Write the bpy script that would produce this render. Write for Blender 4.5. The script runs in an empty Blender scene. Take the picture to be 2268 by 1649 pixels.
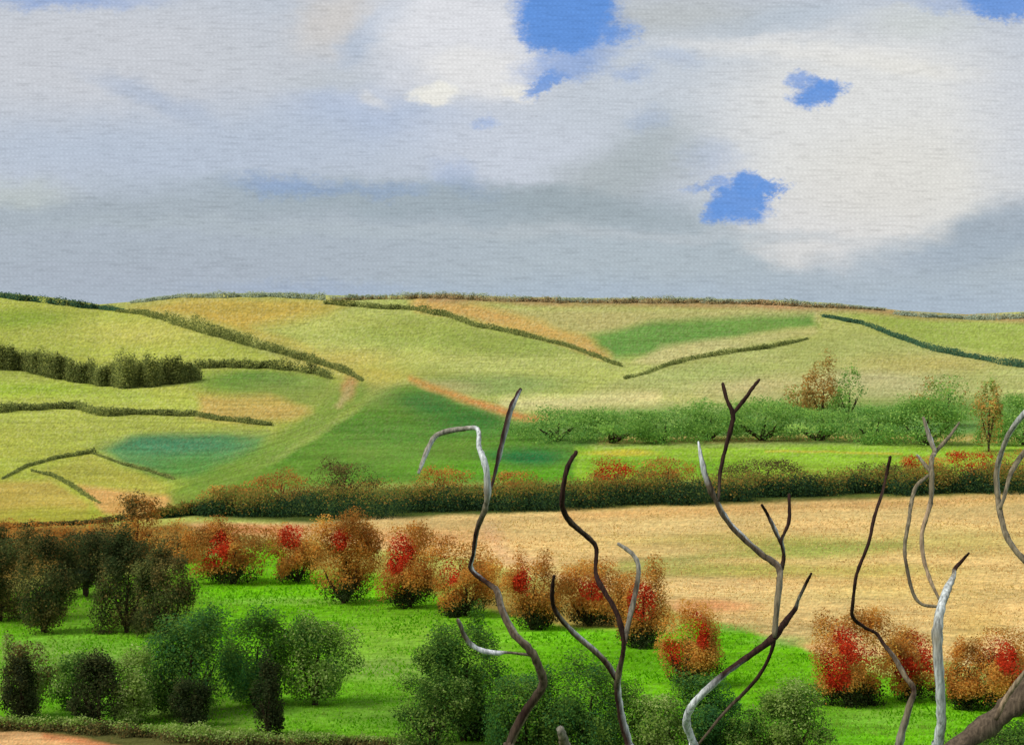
import bpy, math, random
import numpy as np

# ------------------------------------------------------------------ scene, camera, light
SC = bpy.context.scene
COL = SC.collection
K = 0.36397 / 1134.0        # tangent of the view angle per unit of the survey grid
U0, V0, HC = 1134.0, 742.0, 40.0
cam_d = bpy.data.cameras.new("camera")
cam = bpy.data.objects.new("camera", cam_d); COL.objects.link(cam)
cam.location = (0, 0, HC); cam.rotation_euler = (math.radians(90), 0, 0)
cam_d.sensor_width = 36; cam_d.lens = 18 / 0.36397
cam_d.shift_y = -82.5 / 2268
cam_d.clip_start = 0.1; cam_d.clip_end = 30000
SC.camera = cam
SC.view_settings.view_transform = 'Standard'; SC.view_settings.look = 'None'
SC.view_settings.exposure = 0; SC.view_settings.gamma = 1
SUN_EL, SUN_AZ = math.radians(50), math.radians(-118)     # high on the left, a little behind the viewpoint
sd = bpy.data.lights.new("sun", 'SUN'); sd.energy = 2.6; sd.angle = math.radians(22); sd.color = (1, .965, .9)
sun = bpy.data.objects.new("sun", sd); COL.objects.link(sun)
sun.rotation_euler = (math.radians(40), 0, math.radians(-62))

def lin(c):
    c = np.asarray(c, float) / 255.0
    return np.where(c <= .04045, c / 12.92, ((c + .055) / 1.055) ** 2.4)
def L4(c):
    return tuple(float(x) for x in lin(c)) + (1.0,)

def make_world():
    w = bpy.data.worlds.new("World"); SC.world = w; w.use_nodes = True
    nt = w.node_tree; N = nt.nodes; LK = nt.links; N.clear()
    def nd(t, **kw):
        n = N.new(t)
        for a, b in kw.items(): setattr(n, a, b)
        return n
    def mth(op, a, b=None, clamp=False):
        n = nd('ShaderNodeMath', operation=op, use_clamp=clamp)
        for i, x in enumerate((a, b)):
            if x is None: continue
            if isinstance(x, (int, float)): n.inputs[i].default_value = x
            else: LK.new(x, n.inputs[i])
        return n.outputs[0]
    tc = nd('ShaderNodeTexCoord'); sep = nd('ShaderNodeSeparateXYZ'); LK.new(tc.outputs['Generated'], sep.inputs[0])
    yy = mth('MAXIMUM', mth('ABSOLUTE', sep.outputs[1]), 0.08)
    px = mth('DIVIDE', mth('DIVIDE', sep.outputs[0], yy), K)
    pz = mth('DIVIDE', mth('DIVIDE', sep.outputs[2], yy), -K)
    uu = mth('ADD', px, U0); vv = mth('ADD', pz, V0)
    comb = nd('ShaderNodeCombineXYZ'); LK.new(uu, comb.inputs[0]); LK.new(vv, comb.inputs[1])
    P = comb.outputs[0]
    def noise(scale, sx=1, sy=1, det=4, rot=0):
        m = nd('ShaderNodeMapping'); m.inputs['Scale'].default_value = (scale * sx, scale * sy, 1)
        m.inputs['Rotation'].default_value = (0, 0, rot)
        LK.new(P, m.inputs[0])
        n = nd('ShaderNodeTexNoise'); n.inputs['Scale'].default_value = 1; n.inputs['Detail'].default_value = det
        n.inputs['Roughness'].default_value = .62
        LK.new(m.outputs[0], n.inputs['Vector']); return n
    # ragged, wind drawn edges: two octaves of warp
    def warp(src, n, ax, ay):
        v1 = nd('ShaderNodeVectorMath', operation='SUBTRACT'); LK.new(n.outputs['Color'], v1.inputs[0]); v1.inputs[1].default_value = (.5, .5, .5)
        v2 = nd('ShaderNodeVectorMath', operation='MULTIPLY'); LK.new(v1.outputs[0], v2.inputs[0]); v2.inputs[1].default_value = (ax, ay, 0)
        v3 = nd('ShaderNodeVectorMath', operation='ADD'); LK.new(src, v3.inputs[0]); LK.new(v2.outputs[0], v3.inputs[1])
        return v3.outputs[0]
    W = warp(P, noise(.006, 1, 1.3, 3), 130, 70)
    W = warp(W, noise(.03, .7, 1.4, 5), 60, 30)
    def blob(src, cu, cv, ru, rv, f, rot):
        m = nd('ShaderNodeMapping', vector_type='TEXTURE')
        m.inputs['Location'].default_value = (cu, cv, 0); m.inputs['Rotation'].default_value = (0, 0, math.radians(rot))
        m.inputs['Scale'].default_value = (ru, rv, 1); LK.new(src, m.inputs[0])
        l = nd('ShaderNodeVectorMath', operation='LENGTH'); LK.new(m.outputs[0], l.inputs[0])
        r = nd('ShaderNodeMapRange', interpolation_type='SMOOTHSTEP')
        LK.new(l.outputs['Value'], r.inputs['Value'])
        r.inputs['From Min'].default_value = 1 + f; r.inputs['From Max'].default_value = max(0, 1 - f)
        r.inputs['To Min'].default_value = 0; r.inputs['To Max'].default_value = 1
        return r.outputs[0]
    cur = nd('ShaderNodeRGB'); cur.outputs[0].default_value = L4((186, 194, 205)); cur = cur.outputs[0]
    def over(cur, mask, s, col=None, sock=None):
        m = nd('ShaderNodeMix', data_type='RGBA'); LK.new(mth('MULTIPLY', mask, s), m.inputs[0])
        LK.new(cur, m.inputs[6])
        if sock is not None: LK.new(sock, m.inputs[7])
        else: m.inputs[7].default_value = L4(col)
        return m.outputs[2]
    clouds = [  # centre, radii, softness, tilt, strength, colour
        (1134, 600, 1700, 150, .5, 0, 1, (170, 182, 190)), (300, 560, 700, 120, .6, 0, .7, (165, 175, 187)),
        (1134, 690, 1800, 60, .7, 0, .85, (166, 181, 196)), (300, 640, 420, 60, .8, 0, .6, (166, 175, 188)),
        (420, 320, 520, 100, .6, 0, .8, (177, 189, 206)), (850, 250, 190, 60, .7, 8, .7, (172, 187, 212)),
        (200, 130, 420, 130, .6, 0, .8, (198, 201, 207)), (620, 130, 200, 60, .7, 0, .6, (192, 197, 204)),
        (740, 30, 90, 60, .8, -35, .7, (207, 201, 194)), (840, 60, 110, 28, .7, -40, .7, (172, 187, 208)),
        (1030, 90, 190, 130, .5, 20, 1, (215, 217, 222)), (900, 170, 110, 50, .8, -20, .6, (206, 209, 216)), (1060, 165, 120, 50, .4, 10, .9, (221, 221, 221)),
        (965, 212, 50, 22, .4, 0, 1, (228, 227, 220)), (1135, 208, 30, 20, .4, 30, 1, (228, 227, 222)), (820, 225, 40, 14, .7, 20, .7, (210, 212, 214)),
        (1150, 330, 220, 80, .6, 5, .8, (196, 203, 215)), (1480, 180, 260, 130, .7, -15, .7, (192, 200, 209)),
        (1350, 400, 210, 66, .7, -20, .75, (164, 173, 175)), (1440, 330, 110, 60, .8, -30, .6, (168, 178, 183)),
        (900, 440, 520, 42, .6, 2, .85, (152, 166, 175)), (250, 470, 400, 32, .6, 0, .6, (158, 170, 178)),
        (40, 430, 110, 26, .8, 0, .5, (184, 192, 184)), (1300, 455, 260, 30, .7, 8, .7, (152, 165, 172)),
        (1950, 300, 360, 250, .45, 0, 1, (216, 217, 216)), (1880, 480, 200, 95, .4, -8, 1, (213, 213, 213)),
        (2000, 400, 230, 110, .7, 0, .6, (217, 215, 207)), (1780, 560, 110, 30, .5, 0, .8, (211, 211, 210)), (700, 505, 600, 16, .8, 1, .6, (172, 183, 190)), (1500, 520, 420, 14, .8, 2, .6, (180, 188, 194)), (2080, 565, 120, 16, .8, -12, .6, (186, 196, 208)), (330, 215, 130, 24, .8, 20, .6, (166, 180, 202)), (720, 180, 90, 26, .8, 0, .5, (186, 192, 196)),
        (1800, 112, 260, 20, .8, 3, .9, (220, 220, 218)), (2010, 150, 160, 18, .8, 8, .9, (222, 221, 216)), (1700, 85, 150, 8, .9, -4, .8, (222, 222, 222)), (1600, 60, 260, 30, .8, 0, .5, (184, 192, 200)),
        (1500, 30, 200, 40, .9, 0, .6, (180, 184, 182)), (1760, 35, 150, 28, .9, -10, .5, (176, 190, 205)),
        (2040, 50, 90, 30, .8, 0, .5, (196, 202, 198)), (2200, 520, 190, 62, .5, -22, .85, (152, 166, 179)),
        (1980, 590, 300, 40, .7, -8, .6, (165, 178, 190)), (2240, 250, 90, 160, .8, 0, .5, (198, 203, 212)),
        (1290, 100, 70, 22, .8, 0, .4, (180, 190, 205)),
    ]
    for cu, cv, ru, rv, f, rot, s, c in clouds:
        cur = over(cur, blob(W, cu, cv, ru, rv, f, rot), s, c)
    # breaks in the cloud: clear sky
    sky = nd('ShaderNodeTexSky', sky_type='NISHITA'); sky.sun_disc = False
    sky.sun_elevation = SUN_EL; sky.sun_rotation = SUN_AZ
    sk = nd('ShaderNodeMix', data_type='RGBA', blend_type='MULTIPLY'); sk.inputs[0].default_value = 1
    LK.new(sky.outputs[0], sk.inputs[6]); sk.inputs[7].default_value = (.09, .09, .09, 1)
    bl = nd('ShaderNodeMix', data_type='RGBA'); bl.inputs[0].default_value = .9
    LK.new(sk.outputs[2], bl.inputs[6]); bl.inputs[7].default_value = L4((94, 144, 217))
    W2 = warp(W, noise(.06, .9, 1.1, 5), 52, 40); W2 = warp(W2, noise(.25, .7, 1.1, 3), 26, 18)
    gaps = [(1255, 25, 115, 84, .26, 0, 1), (1235, 85, 70, 40, .35, 0, .95), (1370, 72, 42, 18, .6, -8, .7), (1340, 60, 60, 45, .8, 0, .55), (1250, 150, 95, 34, .6, -12, .55), (1190, 195, 48, 16, .5, -25, .8),
            (1820, 212, 48, 24, .45, -8, .95), (1795, 186, 34, 18, .6, 10, .7), (1845, 192, 30, 14, .6, 0, .8), (1640, 445, 66, 44, .3, 4, .97), (1665, 408, 50, 24, .4, 14, .95), (1600, 470, 36, 22, .5, -20, .8), (1562, 414, 36, 9, .7, -10, .6), (1706, 418, 40, 14, .4, -16, .9),
            (1560, 350, 50, 40, .9, 0, .16), (2225, 5, 90, 40, .3, 0, .9), (2120, 8, 120, 16, .8, 0, .3),
            (640, 412, 100, 18, .9, 3, .34), (840, 416, 90, 14, .9, 0, .22), (1010, 392, 60, 26, .9, 20, .2),
            (1070, 278, 26, 12, .8, 0, .35), (1490, 130, 60, 16, .9, 0, .12), (1440, 270, 34, 20, .9, 0, .15),
            (130, -5, 180, 22, .8, 0, .5), (1400, 165, 40, 14, .9, 0, .3), (700, 640, 200, 16, .9, 0, .12)]
    for cu, cv, ru, rv, f, rot, s in gaps:
        cur = over(cur, blob(W2, cu, cv, ru, rv, f, rot), s, sock=bl.outputs[2])
    # fine mottling of the cloud sheet: broad, streaked and threadlike grain
    n1 = noise(.012, .5, 1.4, 6).outputs['Fac']; n2 = noise(.11, .16, 1.3, 3).outputs['Fac']; n3 = noise(.11, 1.3, .2, 3).outputs['Fac']
    wu = mth('SINE', mth('MULTIPLY', mth('ADD', uu, mth('MULTIPLY', n1, 40)), .60)); wv = mth('SINE', mth('MULTIPLY', mth('ADD', vv, mth('MULTIPLY', n1, 30)), .62))
    g = mth('ADD', mth('MULTIPLY', mth('SUBTRACT', n1, .5), .10), mth('MULTIPLY', mth('SUBTRACT', n2, .5), .16))
    g = mth('ADD', g, mth('MULTIPLY', mth('SUBTRACT', n3, .5), .12))
    nm = noise(.05, 1, 1, 3).outputs['Fac']
    basket = mth('ADD', mth('MULTIPLY', mth('MULTIPLY', wu, wv), .055), mth('MULTIPLY', mth('ADD', wu, wv), .022))
    g = mth('ADD', g, mth('MULTIPLY', basket, mth('ADD', nm, .35)))
    n4 = noise(.045, .35, 2.2, 6, math.radians(-24)).outputs['Fac']
    rdg = mth('ABSOLUTE', mth('SUBTRACT', n4, .5)); g = mth('ADD', g, mth('MULTIPLY', mth('SUBTRACT', .07, rdg), .8))
    g = mth('ADD', g, 1.0)
    fin = nd('ShaderNodeVectorMath', operation='SCALE'); LK.new(cur, fin.inputs[0]); LK.new(g, fin.inputs['Scale'])
    bg = nd('ShaderNodeBackground'); LK.new(fin.outputs[0], bg.inputs[0]); bg.inputs[1].default_value = 1.03
    out = nd('ShaderNodeOutputWorld'); LK.new(bg.outputs[0], out.inputs[0])
    w.cycles.sampling_method = 'MANUAL'; w.cycles.sample_map_resolution = 512
make_world()

# ------------------------------------------------------------------ helpers
rng = np.random.default_rng(7)
random.seed(7)
KG = 1.07      # light on open ground
KF = 0.47      # light on leaves inside a crown

def smooth_noise(u, v, scale, seed, ax=1.0, ay=1.0):
    """value noise in about [-1, 1]"""
    r = np.random.default_rng(seed); T = r.uniform(-1, 1, (256, 256))
    x = np.asarray(u) * ax / scale + 1000; y = np.asarray(v) * ay / scale + 1000
    xi = np.floor(x).astype(int); yi = np.floor(y).astype(int); fx = x - xi; fy = y - yi
    fx = fx * fx * (3 - 2 * fx); fy = fy * fy * (3 - 2 * fy)
    a = T[xi % 256, yi % 256]; b = T[(xi + 1) % 256, yi % 256]; c = T[xi % 256, (yi + 1) % 256]; d = T[(xi + 1) % 256, (yi + 1) % 256]
    return (a * (1 - fx) + b * fx) * (1 - fy) + (c * (1 - fx) + d * fx) * fy
def fbm(u, v, scale, seed, ax=1.0, ay=1.0, o=4):
    s = 0; a = 1; t = 0
    for i in range(o):
        s = s + a * smooth_noise(u, v, scale / 2 ** i, seed + i, ax, ay); t += a; a *= .55
    return s / t

# terrain: depth of the ground seen at grid position (u, v)
_tv = np.array([560, 650, 700, 750, 800, 850, 900, 940, 980, 1030, 1080, 1130, 1200, 1300, 1400, 1500, 1649, 1760, 1990, 2450, 3080, 7000.])
_ty = np.array([4300, 2700, 1950, 1450, 1100, 850, 680, 560, 480, 400, 330, 270, 200, 145, 108, 85, 62, 50, 35, 18, 8., 2.])
def sky_v(u):
    return np.interp(u, [-900, -300, 0, 110, 220, 290, 400, 600, 800, 985, 1100, 1300, 1500, 1700, 1850, 2000, 2140, 2268, 2700, 3300],
                     [660, 650, 648, 658, 674, 668, 652, 648, 656, 650, 656, 660, 660, 664, 671, 688, 696, 690, 670, 680])
def depth(u, v):
    u = np.asarray(u, float); v = np.asarray(v, float)
    s = sky_v(u)
    vr = np.where(v < 900, 650 + (v - s) * (250 / (900 - s)), v)
    y = np.exp(np.interp(vr, _tv, np.log(_ty)))
    # the valley side on the left lies farther away, behind the green spur
    edge = np.interp(u, [-600, 0, 340, 640, 870, 1000], [1160, 1155, 1140, 1000, 855, 760])
    t = np.clip((edge - v) / 90 + .2, 0, 1); t = t * t * (3 - 2 * t)
    fade = np.clip((v - 690) / 160, 0, 1); lf = np.clip((1150 - u) / 250, 0, 1)
    y = y * (1 + .45 * t * fade * lf)
    y = y * (1 + .05 * fbm(u, v, 420, 31, 1, .6, 2) * np.clip((1200 - v) / 300, 0, 1) * np.clip((v - 660) / 100, 0, 1))
    return y
def P3(u, v, y=None):
    u = np.asarray(u, float); v = np.asarray(v, float)
    if y is None: y = depth(u, v)
    return np.stack([(u - U0) * K * y, y, HC - (v - V0) * K * y], -1)

def poly_alpha(u, v, pts, f):
    pts = np.asarray(pts, float); n = len(pts)
    d = np.full(u.shape, 1e9); ins = np.zeros(u.shape, bool)
    for i in range(n):
        a = pts[i]; b = pts[(i + 1) % n]
        e = b - a; wx = u - a[0]; wy = v - a[1]
        t = np.clip((wx * e[0] + wy * e[1]) / max(e @ e, 1e-9), 0, 1)
        d = np.minimum(d, np.hypot(wx - t * e[0], wy - t * e[1]))
        c = ((a[1] <= v) != (b[1] <= v)); xx = a[0] + (v - a[1]) / (e[1] if abs(e[1]) > 1e-9 else 1e-9) * e[0]
        ins ^= c & (u < xx)
    sdist = np.where(ins, d, -d)
    return np.clip(sdist / (2 * f) + .5, 0, 1)
def line_alpha(u, v, pts, w, f):
    pts = np.asarray(pts, float); d = np.full(u.shape, 1e9)
    for a, b in zip(pts[:-1], pts[1:]):
        e = b - a; wx = u - a[0]; wy = v - a[1]
        t = np.clip((wx * e[0] + wy * e[1]) / max(e @ e, 1e-9), 0, 1)
        d = np.minimum(d, np.hypot(wx - t * e[0], wy - t * e[1]))
    return np.clip((w / 2 - d) / (2 * f) + .5, 0, 1)
def ell_alpha(u, v, c, r, f):
    l = np.hypot((u - c[0]) / r[0], (v - c[1]) / r[1])
    t = np.clip((1 + f - l) / (2 * f), 0, 1); return t * t * (3 - 2 * t)

def ground_colour(u, v):
    """crops, turf and ploughland of every field"""
    U = np.clip(u, -40, 2310); Vv = np.clip(v, 600, 1760)
    U = U + 14 * fbm(U, Vv, 60, 3, 1, 1.5) ; Vw = Vv + 5 * fbm(U, Vv, 50, 9, .6, 2)
    col = np.empty(u.shape + (3,)); col[:] = lin((178, 182, 88))
    def P(c, pts, f=8, s=1):
        nonlocal col
        a = (poly_alpha(U, Vw, pts, f) * s)[..., None]; col = col * (1 - a) + lin(c) * a
    def S(c, pts, w, f=6, s=1):
        nonlocal col
        a = (line_alpha(U, Vw, pts, w, f) * s)[..., None]; col = col * (1 - a) + lin(c) * a
    def E(c, ce, r, f=.6, s=1):
        nonlocal col
        a = (ell_alpha(U, Vw, ce, r, f) * s)[..., None]; col = col * (1 - a) + lin(c) * a
    # far left slope
    P((180, 186, 66), [(-60, 600), (300, 690), (800, 850), (870, 860), (340, 1150), (-60, 1170)], 6)
    E((150, 172, 48), (20, 705), (120, 22)); E((196, 190, 84), (330, 735), (160, 26), .8, .7)
    E((164, 186, 42), (60, 862), (160, 16), .8); E((172, 184, 60), (300, 880), (140, 20), .8, .7)
    E((105, 150, 52), (570, 845), (140, 26)); E((128, 152, 66), (650, 870), (110, 40), .6, .8)
    P((204, 168, 78), [(440, 874), (600, 874), (700, 905), (700, 925), (560, 936), (440, 925)], 10)
    E((180, 184, 62), (380, 870), (60, 20), .6, .8)
    P((98, 150, 84), [(225, 1000), (300, 966), (480, 955), (600, 960), (560, 1010), (480, 1050), (380, 1052), (280, 1030)], 12)
    E((70, 140, 100), (380, 985), (130, 20), .7, .7); E((90, 145, 60), (430, 1040), (90, 30), .7, .8)
    P((176, 172, 66), [(70, 1045), (200, 1010), (380, 1075), (400, 1095), (200, 1085)], 8)
    P((192, 168, 76), [(-60, 1065), (110, 1062), (200, 1115), (190, 1150), (-60, 1160)], 8)
    E((160, 162, 56), (120, 1140), (140, 16), .7, .8)
    P((216, 164, 92), [(175, 1075), (260, 1085), (420, 1098), (350, 1155), (230, 1135)], 7)
    # upper middle
    P((196, 166, 62), [(290, 684), (400, 658), (640, 660), (780, 672), (700, 730), (700, 790), (560, 745), (430, 705)], 14)
    P((180, 184, 84), [(560, 725), (800, 676), (960, 684), (1390, 835), (1180, 905), (900, 840), (800, 848), (700, 780)], 16)
    E((150, 164, 62), (930, 735), (160, 30), .7, .8); E((146, 164, 62), (1130, 765), (150, 26), .8, .7)
    E((198, 178, 78), (740, 800), (110, 24), .8, .8); E((200, 178, 70), (830, 835), (70, 24), .8, .8)
    E((186, 190, 96), (1100, 805), (200, 16), .8, .8)
    P((184, 174, 100), [(1090, 684), (1810, 684), (1810, 705), (1450, 725), (1300, 745)], 10)
    S((208, 164, 80), [(930, 670), (1060, 694), (1200, 730), (1340, 775)], 34, 9)
    P((108, 152, 62), [(1310, 745), (1440, 712), (1790, 694), (1810, 722), (1620, 752), (1420, 785), (1360, 790)], 10)
    P((192, 182, 110), [(1400, 800), (1470, 765), (1800, 722), (1820, 740), (1700, 762), (1450, 808)], 8)
    P((176, 178, 96), [(1390, 835), (1500, 806), (1800, 748), (1830, 708), (1950, 740), (2290, 812), (2290, 920), (1180, 920)], 10)
    E((200, 178, 122), (1690, 860), (110, 26), .8, .7); E((194, 182, 128), (1960, 850), (150, 30), .8, .8)
    E((184, 172, 88), (2050, 805), (150, 20), .8, .8); E((160, 172, 84), (1600, 820), (140, 20), .8, .6)
    P((160, 176, 70), [(1860, 700), (1990, 700), (2300, 716), (2300, 798), (2060, 762), (1940, 716)], 8)
    E((138, 160, 82), (1090, 850), (170, 22), .6, .9); E((200, 180, 120), (960, 860), (90, 14), .8, .7)
    S((208, 196, 122), [(1120, 892), (1300, 888), (1450, 880)], 26, 10)
    S((172, 128, 84), [(950, 660), (1300, 670), (1600, 674), (1900, 684), (2010, 696), (2300, 708)], 16, 6, .8)
    S((205, 150, 98), [(1640, 672), (1780, 676)], 10, 5, .8)
    # green spur
    P((92, 140, 40), [(350, 1150), (480, 1085), (650, 1000), (870, 852), (920, 850), (1010, 890), (1150, 935), (1270, 925), (1310, 990), (1310, 1070), (700, 1075), (430, 1115)], 9)
    E((134, 150, 76), (810, 870), (60, 26), .8, .7)
    S((112, 146, 52), [(400, 1105), (500, 1050), (620, 985), (720, 920), (790, 870)], 52, 12, .85)
    E((52, 118, 56), (945, 890), (64, 26), .7, .8); E((55, 122, 50), (1050, 930), (90, 30), .8, .8); E((96, 146, 52), (860, 990), (110, 50), .8, .6)
    E((44, 118, 58), (1165, 1012), (85, 18), .7); E((98, 160, 28), (1010, 1035), (110, 16), .8, .9); E((92, 160, 22), (1190, 1055), (110, 18), .8, .9)
    E((104, 144, 44), (620, 1050), (110, 22), .8, .7)
    E((205, 130, 90), (772, 858), (16, 24), .7, .8); S((190, 160, 110), [(775, 860), (755, 895)], 14, 6, .8)
    S((206, 140, 66), [(905, 838), (1000, 874), (1080, 898), (1170, 924), (1210, 928)], 15, 6)
    # green middle distance on the right
    P((104, 146, 62), [(1150, 945), (1250, 918), (1500, 905), (1700, 895), (2310, 880), (2310, 985), (1250, 985)], 14)
    E((60, 130, 80), (1480, 960), (110, 14), .8, .7); E((70, 130, 74), (2030, 950), (120, 14), .8, .6)
    S((190, 160, 78), [(1330, 976), (1800, 968), (2310, 972)], 14, 5, .85)
    P((142, 182, 36), [(1280, 990), (2310, 982), (2310, 1050), (1280, 1070)], 7)
    E((196, 184, 44), (1375, 1001), (70, 7), .5); S((196, 168, 40), [(1700, 998), (1860, 1004), (2000, 1004)], 4, 2, .8)
    E((108, 172, 28), (1500, 1035), (160, 16), .8, .8)
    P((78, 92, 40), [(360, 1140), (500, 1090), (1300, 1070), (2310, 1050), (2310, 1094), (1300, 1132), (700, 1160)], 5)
    # stubble field
    P((219, 184, 118), [(400, 1158), (700, 1158), (760, 1150), (1300, 1130), (2310, 1090), (2310, 1480), (1780, 1440), (1600, 1400), (1480, 1340), (1050, 1240), (700, 1200), (400, 1175)], 4)
    S((222, 168, 100), [(1250, 1142), (1700, 1124), (2300, 1102)], 22, 9, .7)
    S((224, 178, 128), [(1080, 1175), (1120, 1235), (1250, 1275)], 40, 16, .7)
    E((148, 158, 74), (1800, 1216), (150, 20), .8, .9); E((166, 164, 78), (1900, 1262), (200, 14), .8, .7); E((172, 168, 80), (1650, 1205), (260, 22), .8, .7); E((170, 166, 78), (1450, 1262), (300, 14), .8, .6)
    E((174, 168, 80), (1620, 1262), (160, 14), .8, .7); E((182, 172, 88), (2100, 1200), (160, 26), .9, .6); E((196, 172, 94), (1950, 1300), (200, 30), .9, .5)
    S((152, 160, 76), [(1380, 1250), (1600, 1228), (1850, 1218), (2010, 1206)], 20, 9, .65); E((226, 190, 126), (1600, 1300), (180, 18), .9, .7); E((222, 152, 98), (1570, 1342), (90, 14), .8, .9); E((222, 186, 122), (1450, 1215), (150, 14), .9, .6)
    E((200, 164, 82), (2160, 1380), (60, 40), .9, .5); S((226, 192, 134), [(2140, 1470), (2200, 1420), (2268, 1400)], 26, 10, .8)
    E((216, 150, 96), (900, 1190), (160, 16), .9, .7); E((218, 128, 84), (560, 1172), (140, 10), .8, .8)
    E((222, 158, 104), (1790, 1425), (90, 10), .8, .8)
    P((146, 112, 50), [(-60, 1162), (420, 1160), (450, 1240), (250, 1260), (-60, 1300)], 8)
    S((150, 112, 56), [(430, 1215), (520, 1225), (650, 1245), (780, 1275), (900, 1290), (1020, 1315), (1180, 1340), (1300, 1345), (1430, 1375)], 95, 22, .75)
    # lush meadow
    P((110, 180, 22), [(-60, 1330), (140, 1290), (380, 1262), (420, 1235), (520, 1225), (600, 1195), (640, 1240), (760, 1290), (830, 1270), (1050, 1345), (1250, 1385),
                      (1480, 1400), (1530, 1368), (1620, 1385), (1780, 1432), (1850, 1480), (2310, 1530), (2310, 1800), (-60, 1800)], 6)
    E((112, 182, 16), (700, 1310), (260, 40), .8, .8); E((142, 168, 74), (470, 1222), (70, 14), .8, .7); E((150, 168, 90), (640, 1330), (160, 8), .8, .4); E((134, 172, 56), (900, 1440), (200, 70), .9, .8); E((140, 165, 90), (860, 1480), (110, 22), .9, .6)
    E((150, 176, 90), (1740, 1420), (60, 10), .8, .8); E((126, 172, 58), (1950, 1590), (110, 24), .9, .7); E((122, 158, 60), (880, 1580), (130, 40), .9, .7)
    E((140, 160, 84), (150, 1460), (150, 40), .9, .7); E((120, 150, 66), (400, 1580), (260, 30), .9, .8)
    E((82, 140, 20), (1450, 1460), (180, 30), .9, .4); E((66, 120, 30), (1650, 1620), (200, 50), .9, .8); E((140, 165, 80), (1620, 1390), (60, 8), .9, .6)
    E((112, 164, 44), (180, 1350), (60, 60), .8, .6)
    P((96, 96, 50), [(-60, 1590), (200, 1600), (500, 1612), (900, 1640), (1400, 1650), (2310, 1660), (2310, 1800), (-60, 1800)], 12)
    P((216, 168, 112), [(-60, 1614), (60, 1618), (180, 1636), (300, 1662), (330, 1800), (-60, 1800)], 5)
    S((214, 130, 82), [(100, 1628), (200, 1644), (260, 1660)], 14, 6, .7)
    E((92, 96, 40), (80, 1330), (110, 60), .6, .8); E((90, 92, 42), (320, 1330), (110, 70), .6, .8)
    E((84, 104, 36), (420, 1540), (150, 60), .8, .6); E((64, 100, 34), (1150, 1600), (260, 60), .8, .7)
    # streaks of mowing, tilling and worn turf
    st = fbm(u, v, 90, 51, .25, 5, 4) * .09 + fbm(u, v, 160, 61, .8, 2, 4) * .09 + rng.normal(0, .11, u.shape)
    hue = fbm(u, v, 120, 71, .4, 3, 4) * .07 + rng.normal(0, .02, u.shape)
    col = col * (1 + st)[..., None]; col[..., 0] *= 1 + hue; col[..., 1] *= 1 - .25 * hue; col[..., 2] *= 1 - hue * .6
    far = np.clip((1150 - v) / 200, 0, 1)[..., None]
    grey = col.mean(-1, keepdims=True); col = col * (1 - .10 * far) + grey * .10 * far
    fl = rng.uniform(size=u.shape); fs = .16 + .16 * far; a = fs * (fl > .80)[..., None]; b = fs * (fl < .22)[..., None]
    col = col * (1 - a) + lin((214, 208, 150)) * np.clip(grey * 2.4, .25, 1.1) * a; col = col * (1 - b) + lin((88, 88, 36)) * b
    mo = np.clip(fbm(u, v, 150, 83, .5, 2.4, 4) * 1.6, 0, 1)[..., None] * .32 * np.clip((1150 - v) / 60, 0, 1)[..., None]
    col = col * (1 - mo) + lin((142, 152, 66)) * mo
    return np.clip(col * 1.03 / KG, .003, .8)

def set_col(me, arr, domain='POINT'):
    a = me.color_attributes.new('Col', 'FLOAT_COLOR', domain)
    c = np.ones((len(arr), 4), np.float32); c[:, :3] = arr
    a.data.foreach_set('color', c.ravel())
def quad_mesh(name, verts, quads):
    me = bpy.data.meshes.new(name)
    nv, nq = len(verts), len(quads)
    me.vertices.add(nv); me.vertices.foreach_set('co', np.asarray(verts, np.float32).ravel())
    me.loops.add(nq * 4); me.loops.foreach_set('vertex_index', np.asarray(quads, np.int32).ravel())
    me.polygons.add(nq); me.polygons.foreach_set('loop_start', np.arange(nq, dtype=np.int32) * 4)
    me.update(calc_edges=True); return me

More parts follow.
